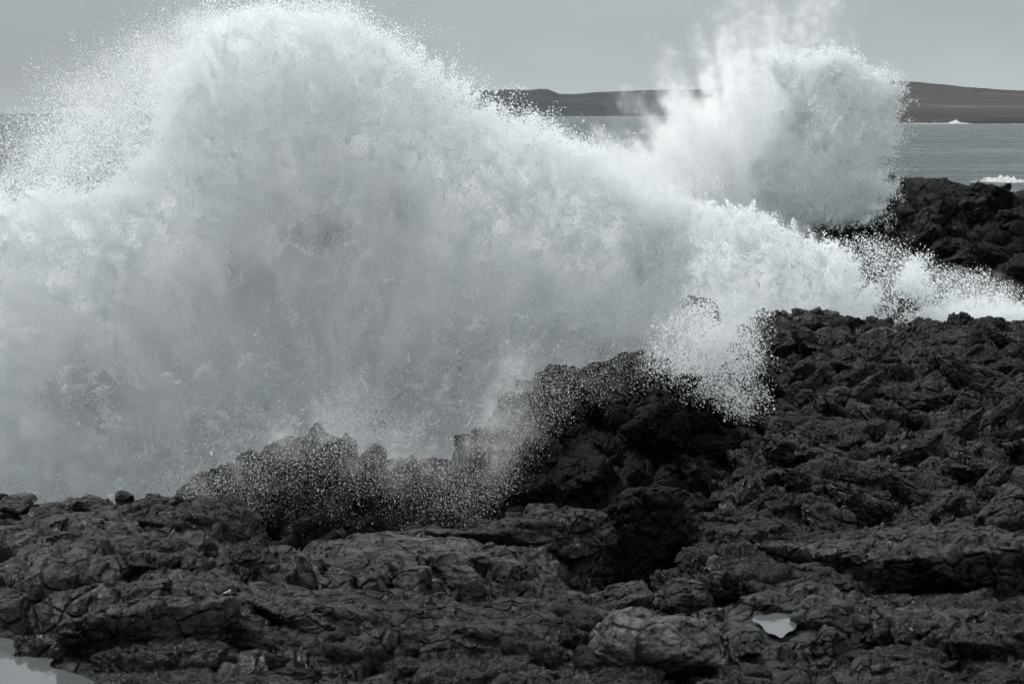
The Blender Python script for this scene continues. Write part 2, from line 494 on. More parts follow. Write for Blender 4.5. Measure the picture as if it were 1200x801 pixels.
def hill(name, crest, Yf, Yb, mat, foot, noise, seed, label, nu=420, nv=40):
    """land rising from a low sea cliff at Yf to a crest at Yb. crest: list (px, py) seen from the shore here"""
    px = np.linspace(crest[0][0], crest[-1][0], nu)
    py = np.interp(px, [c[0] for c in crest], [c[1] for c in crest])
    v = np.linspace(0, 1, nv)
    V, PX = np.meshgrid(v, px, indexing='ij')
    PY = np.interp(px, [c[0] for c in crest], [c[1] for c in crest])[None].repeat(nv, 0)
    X = (PX - 600) / F * Yb
    Yw = Yf + (Yb - Yf) * V
    X = X * (Yw / Yb)
    top = -(PY - HZ) / F * Yb
    foot0 = foot; foot = foot * np.clip(np.minimum(np.arange(nu), np.arange(nu)[::-1]) / (nu * .12), 0, 1)[None] ** .7
    Z = np.where(V < .06, SEA - 2 + (foot + 2) * (V / .06), SEA + foot + (top - SEA - foot) * ((V - .06) / .94) ** .8)
    back = np.stack([X[-1], Yw[-1] + (Yb - Yf) * .5, np.full(nu, SEA - 5.)], -1)
    P = np.stack([X, Yw, Z], -1)
    nz, nz2 = fields(P.reshape(-1, 3), [dict(t='noise', scale=noise, detail=6, rough=.6, seed=seed), dict(t='noise', scale=noise * 4, detail=5, rough=.65, seed=seed + 1)])
    P[..., 2] += ((nz.reshape(nv, nu) - .5) * foot * 1.1 + (nz2.reshape(nv, nu) - .5) * foot * .35) * np.clip(V * 10, .4, 1)
    P[..., 1] += (nz2.reshape(nv, nu) - .5) * foot0 * 3
    P = np.concatenate([P, back[None]], 0)
    idx = np.arange(nu * (nv + 1)).reshape(nv + 1, nu)
    quads = np.stack([idx[:-1, :-1], idx[:-1, 1:], idx[1:, 1:], idx[1:, :-1]], -1).reshape(-1, 4)
    o = mesh_from(name, P.reshape(-1, 3), quads=quads, mat=mat, smooth=True)
    tag(o, kind='structure', label=label)
    return o
hill('headland', [(280, 134), (330, 127), (400, 119), (480, 112), (560, 107), (600, 106), (620, 106.5), (632, 105), (642, 105.5), (655, 111), (670, 111.5), (700, 109), (760, 106.5), (840, 105.5), (900, 107), (960, 118), (1010, 134)],
     9000, 10500, M_head, 25, .0009, 3, 'dark blue grey headland low on the horizon behind the spray')
hill('ridge', [(900, 112), (960, 96), (1000, 92), (1040, 93.5), (1075, 95), (1110, 98), (1130, 101), (1200, 106), (1300, 112), (1420, 121)],
     4300, 5200, M_head, 20, .002, 5, 'greyer ridge showing behind the brown hill')
hill('hill', [(820, 133), (880, 118), (930, 106), (980, 99), (1040, 97.5), (1080, 99.5), (1135, 102.5), (1139, 101.2), (1146, 102.6), (1200, 106), (1300, 112), (1400, 119), (1500, 130)],
     2800, 4000, M_hill, 13, .0035, 7, 'bare brown hill across the bay with a pale track')
# low dark cliffs at the foot of the hill
hill('shore_cliff', [(1090, 142), (1110, 137.5), (1130, 135.5), (1200, 134), (1320, 131), (1450, 133)],
     2650, 2780, M_shore, 3, .01, 9, 'low dark sea cliff at the foot of the brown hill')

# foam on the sea
def foam_mat():
    m, t, b = new_mat('foam')
    N, L = t.nodes.new, t.links.new
    tc = N('ShaderNodeTexCoord')
    a = N('ShaderNodeTexNoise'); a.inputs['Scale'].default_value = 3; a.inputs['Detail'].default_value = 8
    L(tc.outputs['Object'], a.inputs['Vector'])
    r = N('ShaderNodeMapRange'); r.inputs['From Min'].default_value = .3; r.inputs['From Max'].default_value = .7; r.inputs['To Min'].default_value = .28; r.inputs['To Max'].default_value = .62
    L(a.outputs['Fac'], r.inputs[0]); L(r.outputs[0], b.inputs['Base Color'])
    b.inputs['Roughness'].default_value = .9; b.inputs['Specular IOR Level'].default_value = .2
    return m
M_foam = foam_mat()
def foam_ridge(name, pts, Y, h, wid, seed, label, nu=400, nv=24, nscale=.4):
    """line of broken white water: pts list (px, height factor) along the sea at distance Y"""
    px = np.linspace(pts[0][0], pts[-1][0], nu)
    hf = np.interp(px, [p_[0] for p_ in pts], [p_[1] for p_ in pts])
    v = np.linspace(-1, 1, nv)
    V, PX = np.meshgrid(v, px, indexing='ij')
    X = (PX - 600) / F * Y; Yw = Y + V * wid
    P = np.stack([X, Yw, np.zeros_like(X)], -1)
    nz, n2 = fields(P.reshape(-1, 3), [dict(t='noise', scale=nscale, detail=6, rough=.7, seed=seed), dict(t='noise', scale=nscale * .3, detail=3, seed=seed + 2)])
    nz = nz.reshape(nv, nu); n2 = n2.reshape(nv, nu)
    H = h * hf[None] * (1 - V**2) * np.clip(.45 + (nz - .5) * 4 + (n2 - .5) * 2.5, 0, 2.2)
    P[..., 2] = SEA - .35 + H
    idx = np.arange(nu * nv).reshape(nv, nu)
    quads = np.stack([idx[:-1, :-1], idx[:-1, 1:], idx[1:, 1:], idx[1:, :-1]], -1).reshape(-1, 4)
    o = mesh_from(name, P.reshape(-1, 3), quads=quads, mat=M_foam)
    tag(o, label, 'wave')
foam_ridge('breaker', [(1040, .2), (1060, .7), (1095, .9), (1112, .7), (1116, 1.5), (1121, 3.6), (1126, 1.3), (1133, .9), (1150, .3), (1163, .7), (1175, .3), (1190, .6), (1260, .4)], 2550, 1.7, 14, 4,
           'thin white breaker with one tall spike at the foot of the brown hill', nscale=.09)
foam_ridge('breaker', [(1085, .0), (1110, .5), (1150, 1.0), (1175, 1.3), (1200, 1.2), (1260, 1.2), (1330, .4)], 385, 1.5, 22, 8,
           'white tumbling breaker behind the dark rock wall at the right edge', nscale=.3)
foam_ridge('breaker', [(1095, .0), (1130, .5), (1160, .6), (1200, .5), (1250, .2)], 478, .9, 6, 12,
           'faint long white wave crest beyond the tumbling breaker', nscale=.2)

# ================================================================== FAR ROCK WALL
far_crest = [(480, 460, 116), (600, 380, 114), (700, 310, 112), (800, 285, 112), (880, 268, 111), (930, 250, 110), (975, 232, 110), (1000, 219, 110), (1025, 216, 110), (1060, 217, 110), (1095, 217, 109), (1120, 220, 108), (1140, 223, 107), (1170, 229, 106), (1195, 234, 105), (1230, 238, 104), (1300, 243, 104), (1380, 248, 104)]
C = with_crest(far_crest, [(60, 9, 0, None), (6, 4, 0, None), (0, 0, 0, None), (12, -1.5, 0, None), (45, -3.2, 0, None), (85, -4.5, 0, None), (0, -7, 0, 352), (0, -10, 0, 460)])
far_wall, FW = patch('rock_wall', C, 340, 180, 2.6, M_far, seed=40, amp=.5, up=.1, lumps=.4, facet=.6, fine=.7, dip=(0, math.radians(-24), .2))
tag(far_wall, 'near-black basalt wall between the far spray plume and the bay', 'rock')

# ================================================================== CHASM WALL AND MID RIDGE
ridge_crest = [(-200, 610, 31), (0, 606, 31), (120, 604, 31), (180, 598, 31), (215, 575, 31), (260, 552, 31), (310, 540, 31), (355, 526, 31), (395, 519, 31), (425, 528, 31), (450, 550, 31), (490, 562, 31), (525, 545, 31.5), (560, 500, 32),
               (600, 470, 33), (650, 446, 33.5), (700, 434, 34), (740, 422, 34), (772, 421, 34), (785, 440, 34), (820, 455, 35), (860, 462, 36), (900, 470, 38), (950, 480, 39), (1020, 500, 40)]
C = with_crest(ridge_crest, [(160, 5, 0, None), (50, 2.4, 0, None), (4, .8, 0, None), (0, 0, 0, None), (14, -.8, 0, None), (50, -1.7, 0, None), (100, -2.6, 0, None), (150, -3.8, 0, None), (0, -6, 0, 720), (0, -8, 0, 800)])
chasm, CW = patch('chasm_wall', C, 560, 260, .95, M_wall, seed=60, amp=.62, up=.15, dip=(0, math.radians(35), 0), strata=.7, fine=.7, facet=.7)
tag(chasm, 'shade-black wet rock wall of the chasm rising to a knobbed peak', 'rock')

# ================================================================== RIGHT SLOPE
rowsY = [(19.5, 800, 730), (21.5, 812, 690), (23.5, 822, 655), (26, 838, 612), (28.5, 868, 570), (31, 900, 528), (34, 915, 478), (37, 905, 436), (40, 898, 398), (42, 893, 378), (43.5, 893, 384), (46, 893, 440)]
offs = [(-95, 330), (-45, 120), (-8, 12), (25, 0), (70, -3), (130, -2), (200, 2), (270, 2), (340, -2), (450, -4), (560, -6)]
net = []
for (Yv, bx, py) in rowsY:
    r = []
    for (dx, dp) in offs:
        q = py + (dp * min(1, 30 / Yv) if dp > 5 else dp)
        xx = bx + dx * (1.0 if dx < 0 else (1250 - bx) / 350 if True else 1)
        if Yv == 42:
            q = q if dx < 0 else float(np.interp(xx, [893, 915, 945, 985, 1000, 1020, 1050, 1080, 1120, 1160, 1200, 1300], [377, 375, 371, 376, 380, 385, 388, 390, 383, 376, 379, 380]))
        r.append((xx, q, Yv))
    net.append(r)
slope, SL = patch('rock_slope', ctrl(net), 560, 430, .85, M_slope, seed=80, amp=.58, up=.8, dip=(math.radians(10), math.radians(-22), .3), strata=.8, fine=.8, facet=.6, lobe=[(-.35,1.0,3.0,.45,2.2)])
tag(slope, kind='structure', label='dark layered lava slope rising on the right of the chasm')

# ================================================================== FRONT LEDGE
cols = [-250, -100, 0, 130, 260, 320, 400, 480, 590, 622, 655, 700, 850, 950, 1080, 1200, 1320, 1450]
def row(Yv, pys):
    # the bedrock lies a little below the tops of the big blocks that rest on it
    low = lambda c_: (24 if (c_ < 600 and c_ != 260) or c_ > 960 else 0) if Yv > 12.2 and Yv < 15.8 else (9 if 11 < Yv < 12.2 else 0)
    return [(c_, p_ + low(c_), Yv) for c_, p_ in zip(cols, pys)]
net = [
    row(8.5, [960] * 18),
    row(10.2, [862] * 18),
    row(11.2, [808, 808, 806, 800, 800, 800, 798, 800, 800, 805, 805, 808, 808, 800, 798, 798, 798, 798]),
    row(12.1, [762, 762, 760, 752, 748, 735, 728, 735, 742, 742, 742, 756, 760, 752, 745, 742, 742, 742]),
    row(12.35, [750, 750, 748, 744, 738, 728, 722, 728, 735, 738, 738, 748, 748, 738, 728, 724, 724, 724]),
    row(12.6, [680, 680, 678, 673, 678, 700, 690, 682, 684, 720, 728, 738, 735, 706, 700, 700, 700, 700]),
    row(13.1, [658, 658, 655, 650, 655, 682, 668, 662, 660, 690, 712, 725, 722, 692, 686, 684, 684, 684]),
    row(14.0, [628, 628, 625, 618, 628, 655, 646, 640, 636, 645, 655, 712, 705, 674, 655, 650, 650, 650]),
    row(15.0, [598, 598, 596, 592, 606, 635, 632, 622, 612, 606, 606, 700, 694, 655, 628, 622, 620, 620]),
    row(15.5, [592, 592, 590, 586, 604, 634, 632, 620, 610, 603, 606, 700, 690, 650, 620, 616, 614, 614]),
    row(16.0, [612, 612, 610, 606, 625, 650, 650, 640, 630, 620, 640, 720, 706, 665, 636, 630, 630, 630]),
    row(17.2, [860] * 18),
]
POOLS = [([(-90, 742), (22, 747), (12, 758), (36, 764), (44, 757), (66, 769), (54, 781), (80, 786), (112, 797), (135, 822), (-90, 840)], -2.80, 'still pool of grey water in the bottom left corner'),
         ([(880, 726), (889, 719), (898, 721), (908, 717), (925, 719), (946, 716), (944, 724), (934, 728), (932, 737), (922, 740), (916, 748), (908, 742), (898, 741), (893, 731)], -2.76, 'small bright puddle in a notch of the ledge right of the pale boulder')]
def rounded(p_):
    for _ in range(3):
        q = []
        for a, b in zip(p_, p_[1:] + p_[:1]):
            q += [(.75 * a[0] + .25 * b[0], .75 * a[1] + .25 * b[1]), (.25 * a[0] + .75 * b[0], .25 * a[1] + .75 * b[1])]
        p_ = q
    return p_
def on_level(pxy, z):
    pxy = rounded(list(pxy))
    return [((px - 600) / F * (-z * F / (py - HZ)), -z * F / (py - HZ)) for px, py in pxy]
def dry_pools(P, d, nz):
    for pxy, z, _l in POOLS:
        sd_ = poly_sdf(on_level(pxy, z), P[:, 0], P[:, 1])
        w = ss(-.16, -.01, sd_)
        tgt = (z - .03 - P[:, 2]) / nz
        rim = (z + .02 - P[:, 2]) / nz
        near = ss(-.3, -.05, sd_)
        d = np.where(sd_ < .0, np.maximum(d, rim * near + d * (1 - near)), d)
        d = d * (1 - w) + tgt * w
        cap = (z + .015 + np.clip(-sd_ - .05, 0, 9) * .10 - P[:, 2]) / nz
        inx = (P[:, 1] < np.mean([q_[1] for q_ in on_level(pxy, z)]) + .1) & (sd_ > -.9)
        d = np.where(inx, np.minimum(d, cap), d)
    return d
ledge, LG = patch('rock_ledge', ctrl(net), 780, 370, .42, M_front, seed=100, amp=.42, up=.8, dip=(math.radians(4), math.radians(6), 0), strata=.9, fine=.8, facet=.6, lobe=[(.05,1.0,1.3,.16,1.6)], post=dry_pools)
tag(ledge, kind='structure', label='jointed dark lava ledge across the foreground')

# ================================================================== NAMED ROCKS
R = rock
def mass(px0, px1, pyt, pyb, Yf, dep, seed, mat, s, rot=(0, 0, 0), amp=.5, parent=None, name='slab', sub=7, planes=9, **lab):
    # flat-topped block given by its front face: photo columns/rows at distance Yf, dep metres deep
    Yc = Yf + dep / 2
    k = Yf / Yc
    R(name, 600 + (px0 - 600) * k, 600 + (px1 - 600) * k, HZ + (pyt - HZ) * k, HZ + (pyb - HZ) * k, Yc, dep, seed, mat, sub=sub, s=s, rot=rot, amp=amp, p=40, planes=planes, top=.9, parent=parent, **lab)
mass(-130, 276, 666, 760, 12.6, 2.8, 301, M_front, .42, amp=.38, name='rock_mass', label='broad flat-topped rock mass with a black vertical face at the left', cat='rock')
mass(298, 622, 664, 738, 12.95, 1.6, 303, M_slab, .36, rot=(0, 1, 0), amp=.28, name='rock_mass', label='long cracked slab with a black front face left of centre', cat='slab')
mass(900, 1310, 652, 700, 13.4, 1.3, 305, M_front, .36, rot=(0, -1.5, 0), amp=.5, name='rock_mass', label='overhanging ledge above a dark recess at the lower right', cat='ledge')
mass(1010, 1330, 742, 770, 11.9, .7, 307, M_front, .25, rot=(0, 2, 0), amp=.5, name='rock_mass', sub=6, label='low shelf of rock in the bottom right corner', cat='ledge')
R('boulder', 690, 852, 716, 792, 11.9, .75, 5, M_pale, sub=6, rot=(-8, 5, 12), amp=.35, label='large pale rounded boulder at the front, just right of centre', cat='boulder')
R('boulder', 640, 690, 600, 735, 14.6, .5, 7, M_front, sub=6, rot=(0, 0, 20), amp=.5, top=1, label='tall blocky column of rock at the right end of the cracked ledge', cat='rock')
R('boulder', 132, 158, 575, 594, 15.4, .16, 9, M_front, sub=5, amp=.5, label='small round dark knob sitting on the left skyline', cat='boulder')
R('boulder', 199, 216, 578, 596, 15.2, .14, 11, M_front, sub=5, rot=(0, 25, 0), amp=.5, label='small upright dark stone at the top of the pale sloping slab', cat='boulder')
R('boulder', 205, 300, 588, 622, 14.9, .5, 13, M_front, sub=6, rot=(0, 24, 0), amp=.35, label='smooth slab sloping down to the right on the left skyline', cat='slab')
R('boulder', 268, 312, 604, 628, 15.5, .3, 15, M_front, sub=5, rot=(0, 8, 0), amp=.5, label='dark rounded stone at the foot of the sloping slab', cat='boulder')
R('boulder', -8, 42, 584, 600, 15.3, .5, 17, M_front, sub=5, amp=.5, label='flat dark slab on the skyline at the far left edge', cat='slab')
R('boulder', 40, 80, 590, 602, 15.3, .4, 19, M_front, sub=5, amp=.5, label='low flat stone right of the far left slab', cat='slab')
R('boulder', 82, 130, 583, 596, 15.4, .4, 21, M_front, sub=5, amp=.5, label='thin flat slab just left of the round knob', cat='slab')
R('boulder', 160, 200, 582, 596, 15.3, .3, 22, M_front, sub=5, amp=.5, label='squat dark stone between the round knob and the upright stone', cat='boulder')
R('boulder', 70, 280, 700, 775, 12.0, .7, 23, M_front, sub=6, rot=(-6, -4, 5), amp=.5, label='broad humped slab beside the foreground pool', cat='slab')
R('boulder', 130, 215, 682, 715, 12.3, .35, 24, M_front, sub=5, rot=(0, -14, 5), amp=.5, label='angular stone leaning on top of the humped slab', cat='slab')
R('boulder', 690, 765, 686, 722, 13.4, .5, 25, M_front, sub=6, rot=(0, -14, 0), amp=.4, label='wedge-shaped slab left of the cracked block behind the pale boulder', cat='slab')
R('boulder', 760, 845, 681, 722, 13.6, .5, 27, M_front, sub=6, rot=(0, 10, 0), amp=.4, label='cracked block behind the pale boulder', cat='block')
R('boulder', 14, 80, 748, 786, 12.0, .3, 57, M_front, sub=5, amp=.5, label='low dark rock tongue splitting the pool in the bottom left corner', cat='rock')
R('boulder', 1150, 1225, 580, 632, 19, 1.0, 29, M_slope, sub=6, rot=(0, -28, 0), amp=.4, label='rounded hump of rock at the right edge above the foreground ledge', cat='boulder')
R('boulder', 1024, 1086, 350, 400, 58.5, 1.0, 31, M_far, sub=5, rot=(0, 8, 0), amp=.6, label='small block of rock standing in the white surf, veiled by spray', cat='rock')
R('boulder', 778, 852, 344, 420, 44, 1.6, 33, M_wall, sub=6, amp=.6, label='dark outcrop seen through the edge of the large splash', cat='rock')
R('boulder', 738, 776, 417, 450, 33.6, .7, 35, M_wall, sub=5, amp=.5, label='square knob crowning the black chasm peak', cat='rock')
R('boulder', 1130, 1196, 222, 268, 105.5, 4, 37, M_far, sub=6, rot=(0, 27, 10), amp=.35, p=30, label='large tilted block on the far rock wall', cat='block')
R('boulder', 1180, 1260, 219, 300, 116, 5, 39, M_far, sub=5, amp=.5, label='block of rock behind the tilted block at the right edge', cat='block')
R('boulder', 960, 1000, 452, 480, 33.5, .6, 47, M_slope, sub=5, amp=.5, label='loose dark stone at the head of the gully on the slope', cat='boulder')
R('boulder', 928, 958, 454, 478, 34.5, .4, 41, M_slope, sub=5, amp=.4, label='flat-topped pale stone at the head of the gully', cat='boulder')
R('boulder', 950, 985, 462, 490, 33.6, .4, 43, M_slope, sub=5, rot=(0, 15, 0), amp=.4, label='pale stone right of the flat-topped one in the gully', cat='boulder')
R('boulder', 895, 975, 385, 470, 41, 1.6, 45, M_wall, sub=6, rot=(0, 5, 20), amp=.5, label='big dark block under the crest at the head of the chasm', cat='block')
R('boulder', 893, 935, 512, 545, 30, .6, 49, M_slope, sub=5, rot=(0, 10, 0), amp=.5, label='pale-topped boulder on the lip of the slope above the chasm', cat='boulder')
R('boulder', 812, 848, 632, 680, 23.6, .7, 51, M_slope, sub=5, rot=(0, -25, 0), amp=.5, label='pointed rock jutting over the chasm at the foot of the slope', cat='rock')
R('boulder', 690, 800, 560, 700, 26.5, 1.6, 53, M_wall, sub=6, rot=(0, 20, 0), amp=.4, p=20, label='huge smooth shade-black boulder in the bottom of the chasm', cat='boulder')
R('boulder', 622, 700, 690, 752, 13.2, .5, 55, M_front, sub=6, rot=(0, 4, 0), amp=.5, label='low dark block between the tall column and the pale boulder', cat='block')

# slabs of the cracked ledge (parts of the foreground ledge)
slabs = [(868, 945, 696, 722, 12.95), (930, 1010, 706, 748, 12.5), (948, 1000, 738, 770, 12.1), (860, 896, 738, 764, 12.1), (372, 432, 652, 676, 13.1), (432, 480, 650, 668, 13.2), (478, 548, 646, 664, 13.3), (545, 618, 640, 668, 13.3), (375, 420, 668, 705, 12.75), (418, 462, 664, 705, 12.7), (460, 512, 664, 708, 12.7), (510, 570, 662, 712, 12.7), (566, 616, 656, 716, 12.8),
         (330, 372, 648, 690, 13.1), (560, 600, 612, 628, 14.8), (490, 560, 618, 632, 14.7), (430, 490, 624, 636, 14.6),
         (590, 640, 600, 640, 14.9), (600, 644, 640, 700, 14.2)]
for i, (a, b_, c_, d_, Yv) in enumerate(slabs):
    R('slab', a - 1, b_ + 1, c_, d_ + 6, Yv, .42, 200 + i, M_slab if i > 3 else M_front, sub=5, rot=(-3, random.Random(i).uniform(-6, 6), 0), amp=.35, planes=6, p=22, top=.95, parent=ledge)
flush_rocks()

# slabs and stones that the rock masses are broken into (a few shapes, shared)
_shapes = {}
def shapes(kind, mat, sub, seed, planes, p, asp, n_=8):
    key = (kind, mat.name)
    if key in _shapes: return _shapes[key]
    rng = np.random.default_rng(seed)
    n_ = 5 if sub == 6 else n_
    T = ico(sub)[1]; Vs = []
    for k in range(n_):
        V, _ = hull_dirs(sub, rng, planes, True, p, .9)
        V = V / np.abs(V).max(0)
        Vs.append(V * np.array([1, rng.uniform(*asp[0]), rng.uniform(*asp[1])]))
    nV = len(Vs[0])
    d = rock_offset(np.concatenate([V + k * 7 for k, V in enumerate(Vs)]), .5, seed, lumps=.8, blocks=.9, facet=.9, strata=.8, fine=.7)
    out = []
    for k, V in enumerate(Vs):
        nn = V / (np.abs(V).max(0) ** 2); nn /= np.linalg.norm(nn, axis=1, keepdims=True)
        V = V + nn * (d[k * nV:(k + 1) * nV] * .55)[:, None] * np.array([1, 1, .7])
        me = bpy.data.meshes.new(kind)
        me.vertices.add(nV); me.vertices.foreach_set('co', V.astype(np.float32).ravel())
        me.loops.add(len(T) * 3); me.loops.foreach_set('vertex_index', T.astype(np.int32).ravel())
        me.polygons.add(len(T)); me.polygons.foreach_set('loop_start', np.arange(0, len(T) * 3, 3, dtype=np.int32)); me.polygons.foreach_set('loop_total', np.full(len(T), 3, dtype=np.int32))
        me.update(calc_edges=True); me.materials.append(mat)
        out.append(me)
    _shapes[key] = out
    return out

def scatter(surf, parent, kind, mat, count, size, seed, vr, ur, asp, dip=(0, 0, 0), jit=.2, sub=5, sink=.3, planes=6, p=30, box=None, tilt_n=0.0, sig=.35, gap=.5, avoid=()):
    rng = np.random.default_rng(seed)
    sh = shapes(kind + str(sub), mat, sub, seed, planes, p, asp)
    nv, nu = surf.shape[:2]
    sm = blur_grid(surf, 8); Nn = grid_normals(sm)
    if Nn[..., 2].mean() < 0: Nn = -Nn
    put = []; tries = 0
    while len(put) < count and tries < count * 40:
        tries += 1
        v = int(rng.uniform(*vr) * (nv - 1)); u = int(rng.uniform(*ur) * (nu - 1))
        p_ = sm[v, u]
        px = 600 + p_[0] / p_[1] * F; py = HZ - p_[2] / p_[1] * F
        if box and not (box[0] < px < box[1] and box[2] < py < box[3]): continue
        if any(a0 < px < a1 and b0 < py < b1 for (a0, a1, b0, b1) in avoid): continue
        sz = size * rng.lognormal(0, sig) / 2
        if any(abs(p_[0] - q[0]) ** 2 + (p_[1] - q[1]) ** 2 + (p_[2] - q[2]) ** 2 < (gap * (sz + q[3])) ** 2 for q in put): continue
        put.append((p_[0], p_[1], p_[2], sz))
        n_ = Nn[v, u]
        o = bpy.data.objects.new(kind, sh[int(rng.integers(len(sh)))])
        COL.objects.link(o); o.parent = parent
        o.location = p_ + n_ * sz * (asp[1][0] * .5 - sink)
        e_ = Euler((dip[0] + rng.uniform(-jit, jit), dip[1] + rng.uniform(-jit, jit), rng.uniform(-.5, .5) + (math.pi if rng.uniform() < .5 else 0)))
        q_ = e_.to_quaternion()
        if tilt_n:
            tn = Vector((0, 0, 1)).lerp(Vector(n_), tilt_n)
            q_ = Vector((0, 0, 1)).rotation_difference(tn) @ q_
        o.rotation_mode = 'QUATERNION'; o.rotation_quaternion = q_
        o.scale = (sz * rng.uniform(.85, 1.25), sz, sz * rng.uniform(.8, 1.25))
FL = ((.6, .9), (.22, .40))
BK = ((.6, .95), (.40, .65))
# right-hand slope: tilted layers
scatter(SL, slope, 'slab', M_slope, 170, .95, 1, (.1, .93), (.12, .8), FL, dip=(.12, -.38, 0), jit=.16, sub=6, sink=.12, gap=.55, avoid=[(0, 1400, 0, 402)])
scatter(SL, slope, 'stone', M_slope, 290, .55, 2, (.1, .93), (.10, .8), BK, dip=(.1, -.35, 0), jit=.4, sub=5, sink=.12, sig=.4, gap=.6, avoid=[(0, 1400, 0, 384)])
# foreground ledge: flat bedding
scatter(LG, ledge, 'slab', M_front, 70, .72, 3, (.2, .86), (.14, .86), FL, dip=(.03, -.05, 0), jit=.10, sub=6, sink=.1, gap=.55, avoid=[(-99, 700, 0, 606), (680, 860, 680, 810), (850, 985, 705, 801), (-99, 160, 735, 860), (-99, 270, 668, 740), (290, 700, 635, 732), (900, 1190, 688, 722)])
scatter(LG, ledge, 'stone', M_front, 190, .16, 4, (.2, .88), (.14, .86), BK, dip=(.03, -.05, 0), jit=.35, sub=5, sink=.05, sig=.5, gap=.6, avoid=[(700, 850, 690, 795), (862, 975, 712, 795), (-99, 140, 740, 860), (-99, 265, 674, 738), (300, 690, 640, 730), (910, 1180, 692, 720)])
# chasm wall
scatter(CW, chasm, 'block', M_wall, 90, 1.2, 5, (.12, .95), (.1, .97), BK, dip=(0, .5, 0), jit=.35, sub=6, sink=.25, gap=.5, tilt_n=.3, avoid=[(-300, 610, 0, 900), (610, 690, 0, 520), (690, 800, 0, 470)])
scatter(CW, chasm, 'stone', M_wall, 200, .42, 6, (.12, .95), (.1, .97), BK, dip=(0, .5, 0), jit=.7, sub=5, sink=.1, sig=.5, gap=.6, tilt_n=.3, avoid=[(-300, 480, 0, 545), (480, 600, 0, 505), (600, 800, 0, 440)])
# far wall
scatter(FW, far_wall, 'block', M_far, 150, 2.5, 7, (.1, .9), (.02, .98), BK, dip=(0, .42, 0), jit=.16, sub=5, sink=.35, gap=.45, tilt_n=.2, avoid=[(0, 1400, 0, 244)])

# ================================================================== POOLS
def pool(outline, z, label):
    m = bpy.data.materials.get('pool_water')
    if m is None:
        m, t, b = new_mat('pool_water')
        b.inputs['Base Color'].default_value = (.09, .096, .098, 1); b.inputs['Roughness'].default_value = .04; b.inputs['IOR'].default_value = 1.33
        nz = t.nodes.new('ShaderNodeTexNoise'); nz.inputs['Scale'].default_value = 14; bp = t.nodes.new('ShaderNodeBump')
        bp.inputs['Strength'].default_value = .12; bp.inputs['Distance'].default_value = .01
        t.links.new(nz.outputs['Fac'], bp.inputs['Height']); t.links.new(bp.outputs[0], b.inputs['Normal'])
    V = [(x_, y_, z) for x_, y_ in on_level(outline, z)]
    c_ = np.mean(V, 0)
    V = [tuple(c_ + (np.array(v) - c_) * 1.02) for v in V]
    me = bpy.data.meshes.new('rock_pool'); me.from_pydata(V, [], [list(range(len(V)))]); me.materials.append(m)
    o = bpy.data.objects.new('rock_pool', me); COL.objects.link(o)
    tag(o, label, 'pool')
for _p in POOLS: pool(*_p)

# ================================================================== SPRAY
class Map2:
    """2-D lookup in photo-plane pixels, step 3"""
    def __init__(s, x0, x1, y0, y1, step=3):
        s.x0, s.y0, s.st = x0, y0, step
        s.X, s.Y = np.meshgrid(np.arange(x0, x1, step), np.arange(y0, y1, step), indexing='xy')
    def sample(s, A, x, y):
        fx = np.clip((x - s.x0) / s.st, 0, A.shape[1] - 1.001); fy = np.clip((y - s.y0) / s.st, 0, A.shape[0] - 1.001)
        ix = fx.astype(int); iy = fy.astype(int); fx -= ix; fy -= iy
        return A[iy, ix] * (1 - fx) * (1 - fy) + A[iy, ix + 1] * fx * (1 - fy) + A[iy + 1, ix] * (1 - fx) * fy + A[iy + 1, ix + 1] * fx * fy

def mist_material(name, color):
    mt = bpy.data.materials.new(name); mt.use_nodes = True
    t = mt.node_tree; t.nodes.clear()
    pv = t.nodes.new('ShaderNodeVolumePrincipled'); om = t.nodes.new('ShaderNodeOutputMaterial')
    t.links.new(pv.outputs[0], om.inputs['Volume'])
    pv.inputs['Color'].default_value = (*color, 1); pv.inputs['Anisotropy'].default_value = 0.35
    return mt
M_mist = mist_material('sea_mist', (.992, .995, .996))

